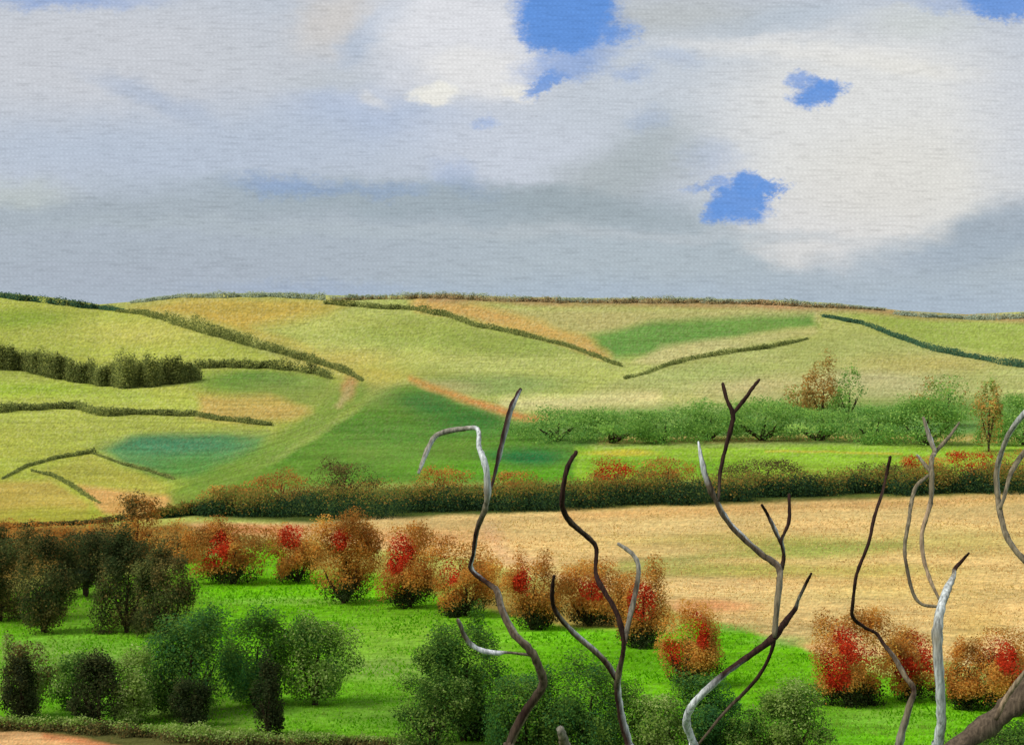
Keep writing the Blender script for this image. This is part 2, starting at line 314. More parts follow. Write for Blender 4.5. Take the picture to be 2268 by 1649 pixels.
def base_mat(name):
    m = bpy.data.materials.new(name); m.use_nodes = True; m.node_tree.nodes.clear()
    return m, m.node_tree.nodes, m.node_tree.links
def mat_ground():
    m, N, LK = base_mat('field_ground')
    vc = N.new('ShaderNodeVertexColor'); vc.layer_name = 'Col'
    tc = N.new('ShaderNodeTexCoord')
    def nz(scale, det, mp=(1, 1, 1)):
        mm = N.new('ShaderNodeMapping'); mm.inputs['Scale'].default_value = mp; LK.new(tc.outputs['Object'], mm.inputs[0])
        n = N.new('ShaderNodeTexNoise'); n.inputs['Scale'].default_value = scale; n.inputs['Detail'].default_value = det; n.inputs['Roughness'].default_value = .7
        LK.new(mm.outputs[0], n.inputs['Vector']); return n.outputs['Fac']
    a = nz(.9, 10, (.8, 1.0, 1)); b = nz(.06, 12, (.6, 1.0, 1))
    r1 = N.new('ShaderNodeMapRange'); LK.new(a, r1.inputs[0]); r1.inputs[1].default_value = .3; r1.inputs[2].default_value = .7; r1.inputs[3].default_value = .6; r1.inputs[4].default_value = 1.36
    r2 = N.new('ShaderNodeMapRange'); LK.new(b, r2.inputs[0]); r2.inputs[1].default_value = .3; r2.inputs[2].default_value = .7; r2.inputs[3].default_value = .72; r2.inputs[4].default_value = 1.26
    mu = N.new('ShaderNodeMath'); mu.operation = 'MULTIPLY'; LK.new(r1.outputs[0], mu.inputs[0]); LK.new(r2.outputs[0], mu.inputs[1])
    sc = N.new('ShaderNodeVectorMath'); sc.operation = 'SCALE'; LK.new(vc.outputs[0], sc.inputs[0]); LK.new(mu.outputs[0], sc.inputs['Scale'])
    bp = N.new('ShaderNodeBump'); bp.inputs['Strength'].default_value = .5; bp.inputs['Distance'].default_value = .5; LK.new(a, bp.inputs['Height'])
    d = N.new('ShaderNodeBsdfDiffuse'); d.inputs['Roughness'].default_value = .6; LK.new(sc.outputs[0], d.inputs[0]); LK.new(bp.outputs[0], d.inputs['Normal'])
    o = N.new('ShaderNodeOutputMaterial'); LK.new(d.outputs[0], o.inputs[0]); return m
def mat_leaf():
    m, N, LK = base_mat('foliage')
    vc = N.new('ShaderNodeVertexColor'); vc.layer_name = 'Col'
    d = N.new('ShaderNodeBsdfDiffuse'); t = N.new('ShaderNodeBsdfTranslucent'); x = N.new('ShaderNodeMixShader'); x.inputs[0].default_value = .45
    LK.new(vc.outputs[0], d.inputs[0]); LK.new(vc.outputs[0], t.inputs[0]); LK.new(d.outputs[0], x.inputs[1]); LK.new(t.outputs[0], x.inputs[2])
    o = N.new('ShaderNodeOutputMaterial'); LK.new(x.outputs[0], o.inputs[0]); return m
def mat_bark():
    m, N, LK = base_mat('bark')
    vc = N.new('ShaderNodeVertexColor'); vc.layer_name = 'Col'
    tc = N.new('ShaderNodeTexCoord'); mm = N.new('ShaderNodeMapping'); mm.inputs['Scale'].default_value = (60, 60, 9); LK.new(tc.outputs['Object'], mm.inputs[0])
    n = N.new('ShaderNodeTexNoise'); n.inputs['Scale'].default_value = 1; n.inputs['Detail'].default_value = 6; LK.new(mm.outputs[0], n.inputs['Vector'])
    r = N.new('ShaderNodeMapRange'); LK.new(n.outputs['Fac'], r.inputs[0]); r.inputs[1].default_value = .3; r.inputs[2].default_value = .7; r.inputs[3].default_value = .45; r.inputs[4].default_value = 1.45
    sc = N.new('ShaderNodeVectorMath'); sc.operation = 'SCALE'; LK.new(vc.outputs[0], sc.inputs[0]); LK.new(r.outputs[0], sc.inputs['Scale'])
    bp = N.new('ShaderNodeBump'); bp.inputs['Strength'].default_value = .9; bp.inputs['Distance'].default_value = .012; LK.new(n.outputs['Fac'], bp.inputs['Height'])
    p = N.new('ShaderNodeBsdfPrincipled'); p.inputs['Roughness'].default_value = .85; p.inputs['Specular IOR Level'].default_value = .15; LK.new(sc.outputs[0], p.inputs['Base Color']); LK.new(bp.outputs[0], p.inputs['Normal'])
    o = N.new('ShaderNodeOutputMaterial'); LK.new(p.outputs[0], o.inputs[0]); return m
M_G, M_L, M_B = mat_ground(), mat_leaf(), mat_bark()

def link(name, me, mat, parent=None):
    me.materials.append(mat); o = bpy.data.objects.new(name, me); COL.objects.link(o)
    if parent is not None: o.parent = parent
    return o
def thing(name, label, cat, loc, group=None):
    o = bpy.data.objects.new(name, None); COL.objects.link(o); o.location = [float(x) for x in loc]; o.empty_display_size = .5
    o['label'] = label; o['category'] = cat
    if group: o['group'] = group
    return o

# ------------------------------------------------------------------ the ground, one sheet
def build_ground():
    us = np.concatenate([np.linspace(-5200, -330, 60), np.arange(-300, 2570, 2.8), np.linspace(2600, 7500, 60)])
    t = np.concatenate([[-4, -3, -2, -1.2], np.linspace(-.9, -.06, 8), np.arange(0, 1.0, .0024), 1 + np.arange(0, 12) * .012])   # 0 = skyline, 1 = bottom row
    UU, TT = np.meshgrid(us, t)
    S = sky_v(UU)
    VV = S + np.clip(TT, 0, None) * (1649 - S)
    VV = np.where(TT > 1, 1649 + (TT - 1) * 1300, VV)
    Y = depth(UU, VV); Y = np.where(TT < 0, depth(UU, S) * (1 - TT * .35), Y)
    XY = P3(UU, VV, Y)
    # land rolls away behind the skyline
    zs = P3(UU, S)[..., 2]
    XY[..., 2] = np.where(TT < 0, zs + TT * 14, XY[..., 2])
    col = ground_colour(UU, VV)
    rows = [XY[i] for i in range(len(t))]; cols = [col[i] for i in range(len(t))]
    # bank below and behind the viewpoint
    xb = XY[-1][:, 0]; 
    for y, z in ((40, 27.2), (32, 28.6), (24, 30.5), (16, 32.2), (9, 34.0), (4, 36.4), (0, 38.2), (-6, 38.4), (-25, 38.8), (-70, 40)):
        rows.append(np.stack([xb, np.full_like(xb, y), z + .5 * fbm(xb, xb * 0 + y, 9, 5)], -1)); cols.append(np.tile(lin((88, 120, 40)) / KG, (len(xb), 1)))
    V = np.stack(rows); C = np.stack(cols); nr, nc = V.shape[:2]
    idx = np.arange(nr * nc).reshape(nr, nc)
    q = np.stack([idx[1:, :-1], idx[1:, 1:], idx[:-1, 1:], idx[:-1, :-1]], -1).reshape(-1, 4)
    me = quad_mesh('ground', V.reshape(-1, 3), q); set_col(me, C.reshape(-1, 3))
    me.polygons.foreach_set('use_smooth', np.ones(len(me.polygons), bool))
    o = link('ground', me, M_G); o['kind'] = 'structure'
build_ground()

# ------------------------------------------------------------------ foliage
def leaves_mesh(name, c, size, colours, out=None, tall=1.0):
    """c (n,3) centres, one small leaf face each, leaves turned roughly outward along out"""
    n = len(c)
    nr = rng.normal(size=(n, 3)) * .55
    if out is not None: nr = nr + out / (np.linalg.norm(out, axis=1, keepdims=True) + 1e-6) + np.array([0, 0, .35])
    nr /= np.linalg.norm(nr, axis=1, keepdims=True) + 1e-9
    a = rng.normal(size=(n, 3)); a -= (a * nr).sum(1, keepdims=True) * nr; a /= np.linalg.norm(a, axis=1, keepdims=True)
    b = np.cross(nr, a)
    s = (size * rng.uniform(.6, 1.4, n))[:, None]
    l = s * rng.uniform(1, 1.6, (n, 1)) * tall
    v = np.stack([c - a * s * .5, c - b * l * .45, c + a * s * .5, c + b * l * .55], 1).reshape(-1, 3)
    me = quad_mesh(name, v, np.arange(n * 4).reshape(n, 4))
    set_col(me, np.repeat(np.clip(colours / KF, .004, .85), 4, axis=0)); return me

PROF = dict(fan=([0, .1, .3, .55, .75, .9, 1.0], [.40, .66, .92, 1.0, .92, .68, .25]),
            dome=([0, .1, .3, .5, .75, .9, 1.0], [.80, .95, 1.0, .95, .74, .48, .12]),
            round=([0, .1, .3, .5, .75, .9, 1.0], [.45, .68, .95, 1.0, .82, .56, .14]),
            slim=([0, .1, .3, .5, .75, .9, 1.0], [.62, .85, 1.0, .92, .66, .42, .10]))
def crown_pts(n, W, H, prof, seed):
    """points through an uneven crown W wide and H high, thinning out at its edge"""
    px, pw = PROF[prof]; r_ = np.random.default_rng(seed)
    nb = int(r_.integers(13, 20)); B = []
    while len(B) < nb:                       # boughs: uneven clumps of leaves that make up the outline
        z = r_.uniform(.10, .93); w = np.interp(z, px, pw); a = r_.uniform(0, 6.2832); q = r_.uniform(.15, .80) ** .6
        B.append((math.cos(a) * q * w, math.sin(a) * q * w, z, r_.uniform(.16, .34), r_.uniform(.08, .17), r_.uniform(-.5, .5), r_.uniform(-1, 1)))
    B = np.array(B); k = r_.choice(nb, n, p=(B[:, 3] * B[:, 4]) / (B[:, 3] * B[:, 4]).sum())
    d = r_.normal(size=(n, 3)); d /= np.linalg.norm(d, axis=1, keepdims=True); d *= (r_.uniform(0, 1, n) ** .45 * (1 + .5 * (r_.uniform(size=n) < .16) * r_.uniform(0, 1, n)))[:, None]
    x = B[k, 0] + d[:, 0] * B[k, 3] * 1.15; y = B[k, 1] + d[:, 1] * B[k, 3] * 1.15; z = B[k, 2] + d[:, 2] * B[k, 4] * 1.25 + d[:, 0] * B[k, 3] * B[k, 5] * .5 * np.sign(B[k, 0] + .01)
    tone = B[k, 6].copy()
    f = r_.uniform(size=n) < .34              # leaves between the boughs
    zf = r_.uniform(.04, .9, n); wf = np.interp(zf, px, pw); af = r_.uniform(0, 6.2832, n); qf = r_.uniform(0, 1, n) ** .5 * .78
    x = np.where(f, np.cos(af) * qf * wf, x); y = np.where(f, np.sin(af) * qf * wf, y); z = np.where(f, zf, z); tone = np.where(f, fbm(x * 60 + seed, z * 120, 40, 5), tone)
    return np.stack([x * W * .5, y * W * .45, np.clip(z, .005, 1.15) * H], -1), tone

def tube(pts, rad, cols, sides=8, side_cols=None, seed=0, sub=5, closed_tip=True):
    """smooth tapering tube mesh arrays through pts; side_cols paint a highlight along one long side of the bark"""
    pts = np.asarray(pts, float); n = len(pts)
    if n > 2:
        ext = np.vstack([2 * pts[0] - pts[1], pts, 2 * pts[-1] - pts[-2]])
    else: ext = np.vstack([2 * pts[0] - pts[1], pts, 2 * pts[1] - pts[0]])
    P, R, Cc, Sc = [], [], [], []
    for i in range(n - 1):
        p0, p1, p2, p3 = ext[i:i + 4]
        for j in range(sub + (i == n - 2)):
            t = j / sub
            P.append(.5 * ((2 * p1) + (-p0 + p2) * t + (2 * p0 - 5 * p1 + 4 * p2 - p3) * t * t + (-p0 + 3 * p1 - 3 * p2 + p3) * t ** 3))
            R.append(rad[i] * (1 - t) + rad[i + 1] * t)
            Cc.append(np.array(cols[i]) * (1 - t) + np.array(cols[i + 1]) * t)
            if side_cols is not None: Sc.append(np.array(side_cols[i]) * (1 - t) + np.array(side_cols[i + 1]) * t)
    P = np.array(P); R = np.array(R); Cc = np.array(Cc)
    m = len(P); r_ = np.random.default_rng(seed)
    T = np.gradient(P, axis=0); T /= np.linalg.norm(T, axis=1, keepdims=True) + 1e-9
    ref = np.array([0, 1.0, 0]); A = np.cross(T, ref); A /= np.linalg.norm(A, axis=1, keepdims=True) + 1e-9; B = np.cross(T, A)
    R = R * (1 + .08 * np.convolve(r_.normal(size=m + 4), np.ones(3) / 3, 'same')[:m])
    ang = np.arange(sides) / sides * 2 * np.pi
    ring = (A[:, None] * np.cos(ang)[None, :, None] + B[:, None] * np.sin(ang)[None, :, None])
    V = (P[:, None] + ring * (R[:, None] * (1 + .10 * r_.normal(size=(m, sides))))[..., None])
    C = np.repeat(Cc[:, None], sides, 1).copy()
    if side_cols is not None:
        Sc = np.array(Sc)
        side = np.clip(ring[..., 0] * 1.0 - .25, 0, 1)          # highlight strip painted into the bark colour along one side
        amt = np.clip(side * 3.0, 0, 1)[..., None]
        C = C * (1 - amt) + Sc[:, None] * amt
    C *= (1 + .1 * r_.normal(size=(m, sides)))[..., None]
    idx = np.arange(m * sides).reshape(m, sides)
    q = np.stack([idx[:-1], np.roll(idx, -1, 1)[:-1], np.roll(idx, -1, 1)[1:], idx[1:]], -1).reshape(-1, 4).tolist()
    V = V.reshape(-1, 3); C = C.reshape(-1, 3)
    if closed_tip:
        V = np.vstack([V, P[-1] + T[-1] * R[-1] * .9, P[0]]); C = np.vstack([C, C[-1], C[0]])
        a, b = m * sides, m * sides + 1
        f = [(idx[-1, i], idx[-1, (i + 1) % sides], a) for i in range(sides)] + [(idx[0, (i + 1) % sides], idx[0, i], b) for i in range(sides)]
    else: f = []
    return V, [tuple(x) for x in q] + f, C
def tube_mesh(name, parts):
    V, F, C = [], [], []; o = 0
    for v, f, c in parts:
        V.append(v); C.append(c); F += [tuple(int(i) + o for i in x) for x in f]; o += len(v)
    me = bpy.data.meshes.new(name); me.from_pydata(np.vstack(V).tolist(), [], F); me.update()
    set_col(me, np.clip(np.vstack(C), .004, .8)); me.polygons.foreach_set('use_smooth', np.ones(len(me.polygons), bool)); return me

GREENBR = dict(
 rust=[(122, 92, 44), (140, 92, 40), (136, 102, 48), (156, 104, 44), (150, 116, 56), (168, 120, 54)],
 darkg=[(32, 42, 24), (44, 52, 28), (40, 52, 28), (58, 62, 34), (50, 58, 32)],
 brownd=[(84, 74, 42), (70, 66, 38), (98, 84, 46), (60, 62, 34), (78, 82, 44)],
 mid=[(58, 86, 32), (70, 98, 36), (50, 78, 32), (80, 102, 40), (60, 84, 30)],
 bluegreen=[(50, 88, 40), (58, 96, 44), (44, 78, 44), (70, 98, 42), (82, 104, 40)],
 olive=[(104, 126, 54), (92, 116, 44), (116, 132, 70), (84, 108, 42), (126, 138, 80)],
 paleolive=[(128, 142, 80), (112, 132, 66), (98, 120, 50), (138, 150, 92)],
 deep=[(36, 46, 22), (44, 52, 28), (52, 56, 30), (34, 42, 26)],
 red=[(140, 42, 24), (154, 42, 22), (130, 48, 28), (162, 56, 28)],
 hedgeg=[(32, 52, 34), (40, 62, 34), (30, 48, 34), (48, 68, 34)],
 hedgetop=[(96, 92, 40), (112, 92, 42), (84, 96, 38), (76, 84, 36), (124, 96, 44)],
 fard=[(98, 104, 56), (84, 92, 50), (114, 116, 64), (74, 82, 46)],
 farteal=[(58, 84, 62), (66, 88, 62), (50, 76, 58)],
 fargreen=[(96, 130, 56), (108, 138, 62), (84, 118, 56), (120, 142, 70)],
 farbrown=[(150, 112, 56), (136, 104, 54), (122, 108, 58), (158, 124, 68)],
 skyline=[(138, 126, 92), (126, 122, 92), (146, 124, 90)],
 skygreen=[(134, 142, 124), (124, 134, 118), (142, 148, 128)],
)
PAL = {k: np.array([lin(c) for c in v]) for k, v in GREENBR.items()}
def pick(p, n, key=None):
    """leaf colours; key groups neighbouring leaves into clumps of one tone"""
    P = PAL[p]
    if key is None: i = rng.integers(0, len(P), n)
    else: i = np.clip(((key + rng.normal(0, .22, n)) * .5 + .5) * len(P), 0, len(P) - 1).astype(int)
    return P[i] * rng.uniform(.86, 1.16, (n, 1))

def tree(name, u0, u1, vt, vb, pal, label, cat='shrub', group=None, reds=(), low=None, dens=1.0, stem=.12, shape='round', mixp=None, leafpx=3.2, wide=1.5):
    """crown spanning grid columns u0..u1, from vt down to the ground at vb"""
    uc = (u0 + u1) / 2; base = P3(uc, vb); y = float(base[1]); s = K * y
    W = (u1 - u0) * s * wide; H = (vb - vt) * s * 1.06
    root = thing(name, label, cat, base, group)
    r = random.Random(int(u0 * 7 + vt))
    sh = H * stem
    areapx = (u1 - u0) * (vb - vt)
    n = int(np.clip(areapx / (leafpx * leafpx) * 4.2 * dens, 200, 48000))
    c, tone = crown_pts(n, W, H - sh * .6, shape, int(abs(u0) * 7 + vt)); n = len(c); c[:, 2] += sh * .6
    key = fbm(c[:, 0] / s + c[:, 1] / s * .7 + u0, c[:, 2] / s * .6 + vt, 30, 17, 1, 1, 3) * 1.1 + tone * .55
    col = pick(pal, n, key) * (1 + .22 * key[:, None])
    if mixp:
        k = (fbm(c[:, 0] / W * 100, c[:, 2] / H * 100, 40, int(u0) % 97) + rng.normal(0, .3, n)) > .1
        col[k] = pick(mixp, int(k.sum()), key[k]) * (1 + .22 * key[k, None])
    if low:  # low palette towards the lower right: shrub shade painted into leaf colours
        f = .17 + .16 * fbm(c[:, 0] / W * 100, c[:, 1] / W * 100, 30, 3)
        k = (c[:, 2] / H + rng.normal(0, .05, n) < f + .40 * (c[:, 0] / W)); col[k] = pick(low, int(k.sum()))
    for (ru, rv, rw, rh) in reds:      # patches of scarlet leaves
        k = np.hypot((c[:, 0] - (ru - uc) * s) / (rw * s), (c[:, 2] - (vb - rv) * s) / (rh * s)) + rng.normal(0, .08, n) - .35 * key < 1
        k &= c[:, 1] < W * .32
        col[k] = pick('red', int(k.sum()))
    link('foliage', leaves_mesh('foliage', c, leafpx * s, col, c / np.array([W, W, H]) - np.array([0, 0, .4])), M_L, root)
    bark = lin((70, 56, 40))
    parts = [tube([(0, 0, -.4), (0, 0, sh + H * .1), (W * .03, 0, sh + (H - sh) * .6)], [W * .03 + .04, W * .022 + .03, .04], [bark] * 3, 7, seed=int(u0) % 99)]
    for i in range(4):
        a = r.uniform(0, 6.28); parts.append(tube([(0, 0, sh * .8), (math.cos(a) * W * .14, math.sin(a) * W * .14, sh + H * .22), (math.cos(a) * W * .22, math.sin(a) * W * .22, sh + H * .4)],
                                                  [W * .02 + .02, W * .014 + .015, .015], [bark] * 3, 6, seed=i))
    link('trunk', tube_mesh('trunk', parts), M_B, root)
    return root

def hedge(name, path, pal, label, cat='hedge', group=None, pal2=None, dens=1.0, leafpx=2.7, bump=.35, seed=1, thin=.9):
    """hedge along (u, v of the middle, width in grid units)"""
    p = np.array(path, float); p[:, 1] += p[:, 2] * .5 * (1 - thin); p[:, 2] *= thin; seg = np.hypot(np.diff(p[:, 0]), np.diff(p[:, 1])); cum = np.r_[0, np.cumsum(seg)]
    Lh = cum[-1]; wm = p[:, 2].mean()
    n = int(np.clip(Lh * wm / (leafpx ** 2) * 5.0 * max(dens, .55) + Lh * 4, 300, 120000))
    t = rng.uniform(0, Lh, n * 2); t = t[rng.uniform(0, 1, n * 2) < (1.1 if thin == 1 else .72) + .7 * fbm(t, t * 0 + seed, 26, seed * 7 + 2, 1, 1, 3)]; n = len(t); u = np.interp(t, cum, p[:, 0]); v = np.interp(t, cum, p[:, 1]); w = np.interp(t, cum, p[:, 2])
    w = w * (1 + bump * fbm(t, t * 0, 34, seed * 5, 1, 1, 3))
    vb = v + w * .5; g = P3(u, vb); s = K * g[:, 1]; h = w * s
    z = np.clip(rng.beta(1.2, 1.5, n) * (1 + .5 * fbm(t, t * 0 + 9, 22, seed * 11, 1, 1, 3)) + rng.normal(0, .07, n) + .1 * (rng.uniform(size=n) < .1), 0, 1.5)
    prof = np.sqrt(np.clip(1 - np.abs(z - .35) / .95, .05, 1))
    wd = np.minimum(h, 6.0)
    c = g + np.stack([rng.normal(0, .35, n) * wd * prof, rng.normal(0, .35, n) * wd * prof, z * h], -1)
    i = len(p) // 2; o0 = P3(p[i, 0], p[i, 1] + p[i, 2] / 2)
    col = pick(pal, n)
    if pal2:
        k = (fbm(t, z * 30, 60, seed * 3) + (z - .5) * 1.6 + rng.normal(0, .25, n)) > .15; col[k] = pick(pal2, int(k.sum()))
    me = leaves_mesh(name, c - o0, leafpx * s, col, (c - g) / wd[:, None] + np.array([0, -.35, -.1]), tall=1.1)
    o = link(name, me, M_L); o.location = [float(x) for x in o0]
    o['label'] = label; o['category'] = cat
    if group: o['group'] = group
    return o
#@@OBJECTS
# field hedges on the far slopes
GH = 'hedges dividing the far fields'
hedge('hedgerow', [(259, 687, 7), (317, 690, 12), (375, 702, 26), (436, 717, 32), (494, 736, 26), (580, 762, 22), (648, 781, 19), (716, 801, 16), (767, 818, 15), (803, 840, 9)],
      'fard', 'dark hedge running diagonally down the hill from the dip in the left skyline', group=GH, seed=1)
hedge('tree_belt', dens=1.5, path=[(-60, 790, 50), (0, 794, 56), (68, 800, 48), (153, 821, 48), (222, 826, 62), (290, 822, 70), (341, 824, 60), (400, 825, 44), (440, 828, 24)],
      pal='fard', label='broad dark belt of trees on the far left slope, the thickest band of trees there', cat='tree belt', seed=2, thin=1, bump=.18)
hedge('hedgerow', [(430, 805, 22), (494, 803, 24), (580, 804, 22), (665, 808, 28), (733, 828, 20)],
      'fard', 'thin olive hedge joining the right end of the broad tree belt to the diagonal hedge', group=GH, seed=3, dens=.7)
hedge('hedgerow', [(-60, 905, 22), (0, 902, 22), (68, 898, 20), (170, 895, 18), (222, 908, 26), (307, 910, 18), (426, 914, 13), (494, 925, 13), (600, 937, 12)],
      'fard', 'long nearly level hedge below the broad tree belt at left', group=GH, seed=4, dens=.9)
hedge('hedgerow', [(5, 1058, 6), (61, 1029, 9), (119, 1012, 9), (211, 997, 9)], 'fard', 'short thin hedge rising to the left corner of the blue-green field', group=GH, seed=5, dens=.8)
hedge('hedgerow', [(68, 1040, 5), (116, 1050, 9), (157, 1070, 10), (191, 1094, 9), (222, 1113, 6)], 'fard', 'short curved hedge dropping to the peach-coloured field at lower left', group=GH, seed=6, dens=.8)
hedge('hedgerow', [(205, 1002, 4), (273, 1026, 6), (324, 1038, 9), (385, 1058, 8)], 'fard', 'short broken hedge along the lower edge of the blue-green field', group=GH, seed=7, dens=.6)
hedge('hedgerow', [(720, 668, 12), (828, 675, 15), (930, 681, 16), (999, 696, 16), (1050, 716, 12), (1111, 727, 12), (1203, 750, 10), (1271, 767, 10), (1323, 787, 10), (1376, 808, 9)],
      'fard', 'long thin hedge slanting down from the middle of the skyline below a golden strip', group=GH, seed=8, dens=.65)
hedge('hedgerow', [(1384, 835, 8), (1425, 826, 9), (1470, 808, 10), (1523, 792, 12), (1613, 777, 12), (1703, 766, 11), (1790, 748, 6)],
      'fard', 'thin grey-green hedge curving up to the right from the foot of the golden strip', group=GH, seed=9, dens=.6)
hedge('hedgerow', [(1822, 698, 7), (1912, 714, 11), (1973, 737, 13), (2045, 762, 15), (2135, 784, 14), (2189, 793, 16), (2268, 806, 17), (2340, 815, 16)],
      'farteal', 'dark teal hedge sweeping down the slope at the far right', group=GH, seed=10, dens=.9)
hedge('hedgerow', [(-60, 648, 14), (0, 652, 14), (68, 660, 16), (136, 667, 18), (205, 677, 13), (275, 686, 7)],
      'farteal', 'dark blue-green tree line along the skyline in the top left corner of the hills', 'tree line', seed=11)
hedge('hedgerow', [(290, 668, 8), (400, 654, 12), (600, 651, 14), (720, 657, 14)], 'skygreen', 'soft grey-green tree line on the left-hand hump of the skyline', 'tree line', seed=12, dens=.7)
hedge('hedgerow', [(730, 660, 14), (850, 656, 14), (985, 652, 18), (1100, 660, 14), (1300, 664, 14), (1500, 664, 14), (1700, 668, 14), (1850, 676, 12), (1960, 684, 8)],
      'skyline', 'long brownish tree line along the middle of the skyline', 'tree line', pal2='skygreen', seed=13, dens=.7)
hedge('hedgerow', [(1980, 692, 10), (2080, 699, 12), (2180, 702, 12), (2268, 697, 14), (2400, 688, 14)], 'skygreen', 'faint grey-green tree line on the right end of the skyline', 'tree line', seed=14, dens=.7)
hedge('hedgerow', [(-60, 1166, 14), (60, 1160, 13), (180, 1156, 12), (280, 1144, 14), (350, 1136, 16)], 'deep', 'very dark hedge at the valley bottom along the lower edge of the left fields', group=GH, pal2='brownd', seed=15)

# hedge between the bright green strip and the stubble field
hedge('hedgerow', [(345, 1138, 20), (430, 1118, 44), (520, 1108, 66), (640, 1105, 78), (760, 1104, 84), (900, 1098, 76), (1060, 1094, 72), (1240, 1090, 74), (1400, 1080, 80), (1600, 1072, 72),
                   (1800, 1062, 66), (2000, 1058, 66), (2150, 1054, 72), (2268, 1050, 76), (2420, 1046, 76)],
      'hedgeg', 'long thick dark green hedge along the top edge of the stubble field', seed=21, bump=.3, dens=.9, leafpx=3.0, pal2='hedgetop', thin=.84)
GS = 'autumn shrubs in the long hedge above the stubble field'
for u0, u1, vt, vb, pal, rd, lab in [
    (455, 560, 1072, 1120, 'rust', (), 'low brown shrub at the left tip of the long hedge'),
    (560, 680, 1045, 1112, 'rust', (), 'brown shrub in the long hedge above the two leftmost red-flecked shrubs'),
    (690, 830, 1022, 1105, 'brownd', (), 'dull brown shrub, tallest in the left half of the long hedge'),
    (930, 1030, 1036, 1095, 'rust', (), 'orange-brown shrub in the long hedge under the hooked pale branch'),
    (1090, 1180, 1044, 1095, 'rust', (), 'orange-brown shrub in the long hedge right of the tall dark twig'),
    (1305, 1425, 1020, 1086, 'rust', ((1365, 1045, 46, 24),), 'red-brown domed shrub in the long hedge, the reddest in its middle'),
    (1425, 1530, 1012, 1080, 'rust', (), 'orange shrub in the long hedge just right of the red-brown domed one'),
    (1610, 1780, 1015, 1085, 'brownd', (), 'brownish shrub in the long hedge right of the forked dark twig'),
    (1895, 1995, 1022, 1085, 'brownd', (), 'dark brown shrub in the long hedge behind the short dark twig tip'),
    (1995, 2090, 1008, 1080, 'rust', ((2025, 1030, 20, 20),), 'rust and red shrub in the long hedge behind the grey forked branches'),
    (2090, 2205, 998, 1072, 'rust', ((2130, 1020, 30, 22), (2175, 1012, 26, 10)), 'dark red shrub in the long hedge left of the curved branch at the right edge'),
    (2200, 2320, 1000, 1068, 'rust', (), 'brown shrub at the right end of the long hedge'),
    ]:
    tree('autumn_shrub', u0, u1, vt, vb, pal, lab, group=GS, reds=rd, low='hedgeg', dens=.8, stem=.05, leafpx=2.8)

# trees in the middle distance on the right
tree('autumn_tree', 1782, 1862, 792, 935, 'farbrown', 'tall narrow russet tree standing alone above the green scrub on the right', 'tree', low='fargreen', dens=.8, shape='slim', stem=.03, wide=1.4)
tree('green_tree', 1845, 1915, 822, 935, 'fargreen', 'pale green tree touching the right side of the tall russet tree', 'tree', dens=.5, shape='slim', wide=1.5)
tree('autumn_tree', 1735, 1795, 848, 925, 'farbrown', 'small faint brown tree just left of the tall russet tree', 'tree', mixp='fargreen', dens=.5)
tree('green_tree', 2045, 2150, 825, 945, 'fargreen', 'green tree with a brown top, between the russet tree and the right edge', 'tree', mixp='farbrown', dens=.6)
tree('autumn_tree', 2152, 2228, 838, 1000, 'farbrown', 'tall faint tan tree behind the curved branch near the right edge', 'tree', mixp='fargreen', dens=.7, shape='slim', wide=1.1)
for u0, u1, vt, vb, lab in [
    (1165, 1300, 905, 975, 'low green bush at the left end of the scrub belt'),
    (1290, 1420, 908, 980, 'low green bush in the scrub belt above the yellow streak in the grass'),
    (1410, 1530, 905, 980, 'dark green bush in the scrub belt, next left of the pale branch tip'),
    (1520, 1620, 888, 975, 'green bush behind the stem of the forked dark twig'),
    (1625, 1755, 885, 975, 'rounded green bush in the scrub belt left of the russet tree'),
    (1750, 1880, 905, 975, 'green bush at the foot of the tall russet tree'),
    (1880, 2000, 905, 980, 'low green bush in the scrub belt midway between russet and tan trees'),
    (1990, 2110, 880, 985, 'green bush behind the tips of the grey forked branches'),
    (2215, 2320, 865, 985, 'green bush at the right edge behind the curved pale branch')]:
    tree('green_bush', u0 - 14, u1 + 14, vt, vb, 'fargreen', lab, 'bush', group='green scrub beyond the bright grass strip', dens=1.3, stem=.02, shape='dome', wide=1.6)

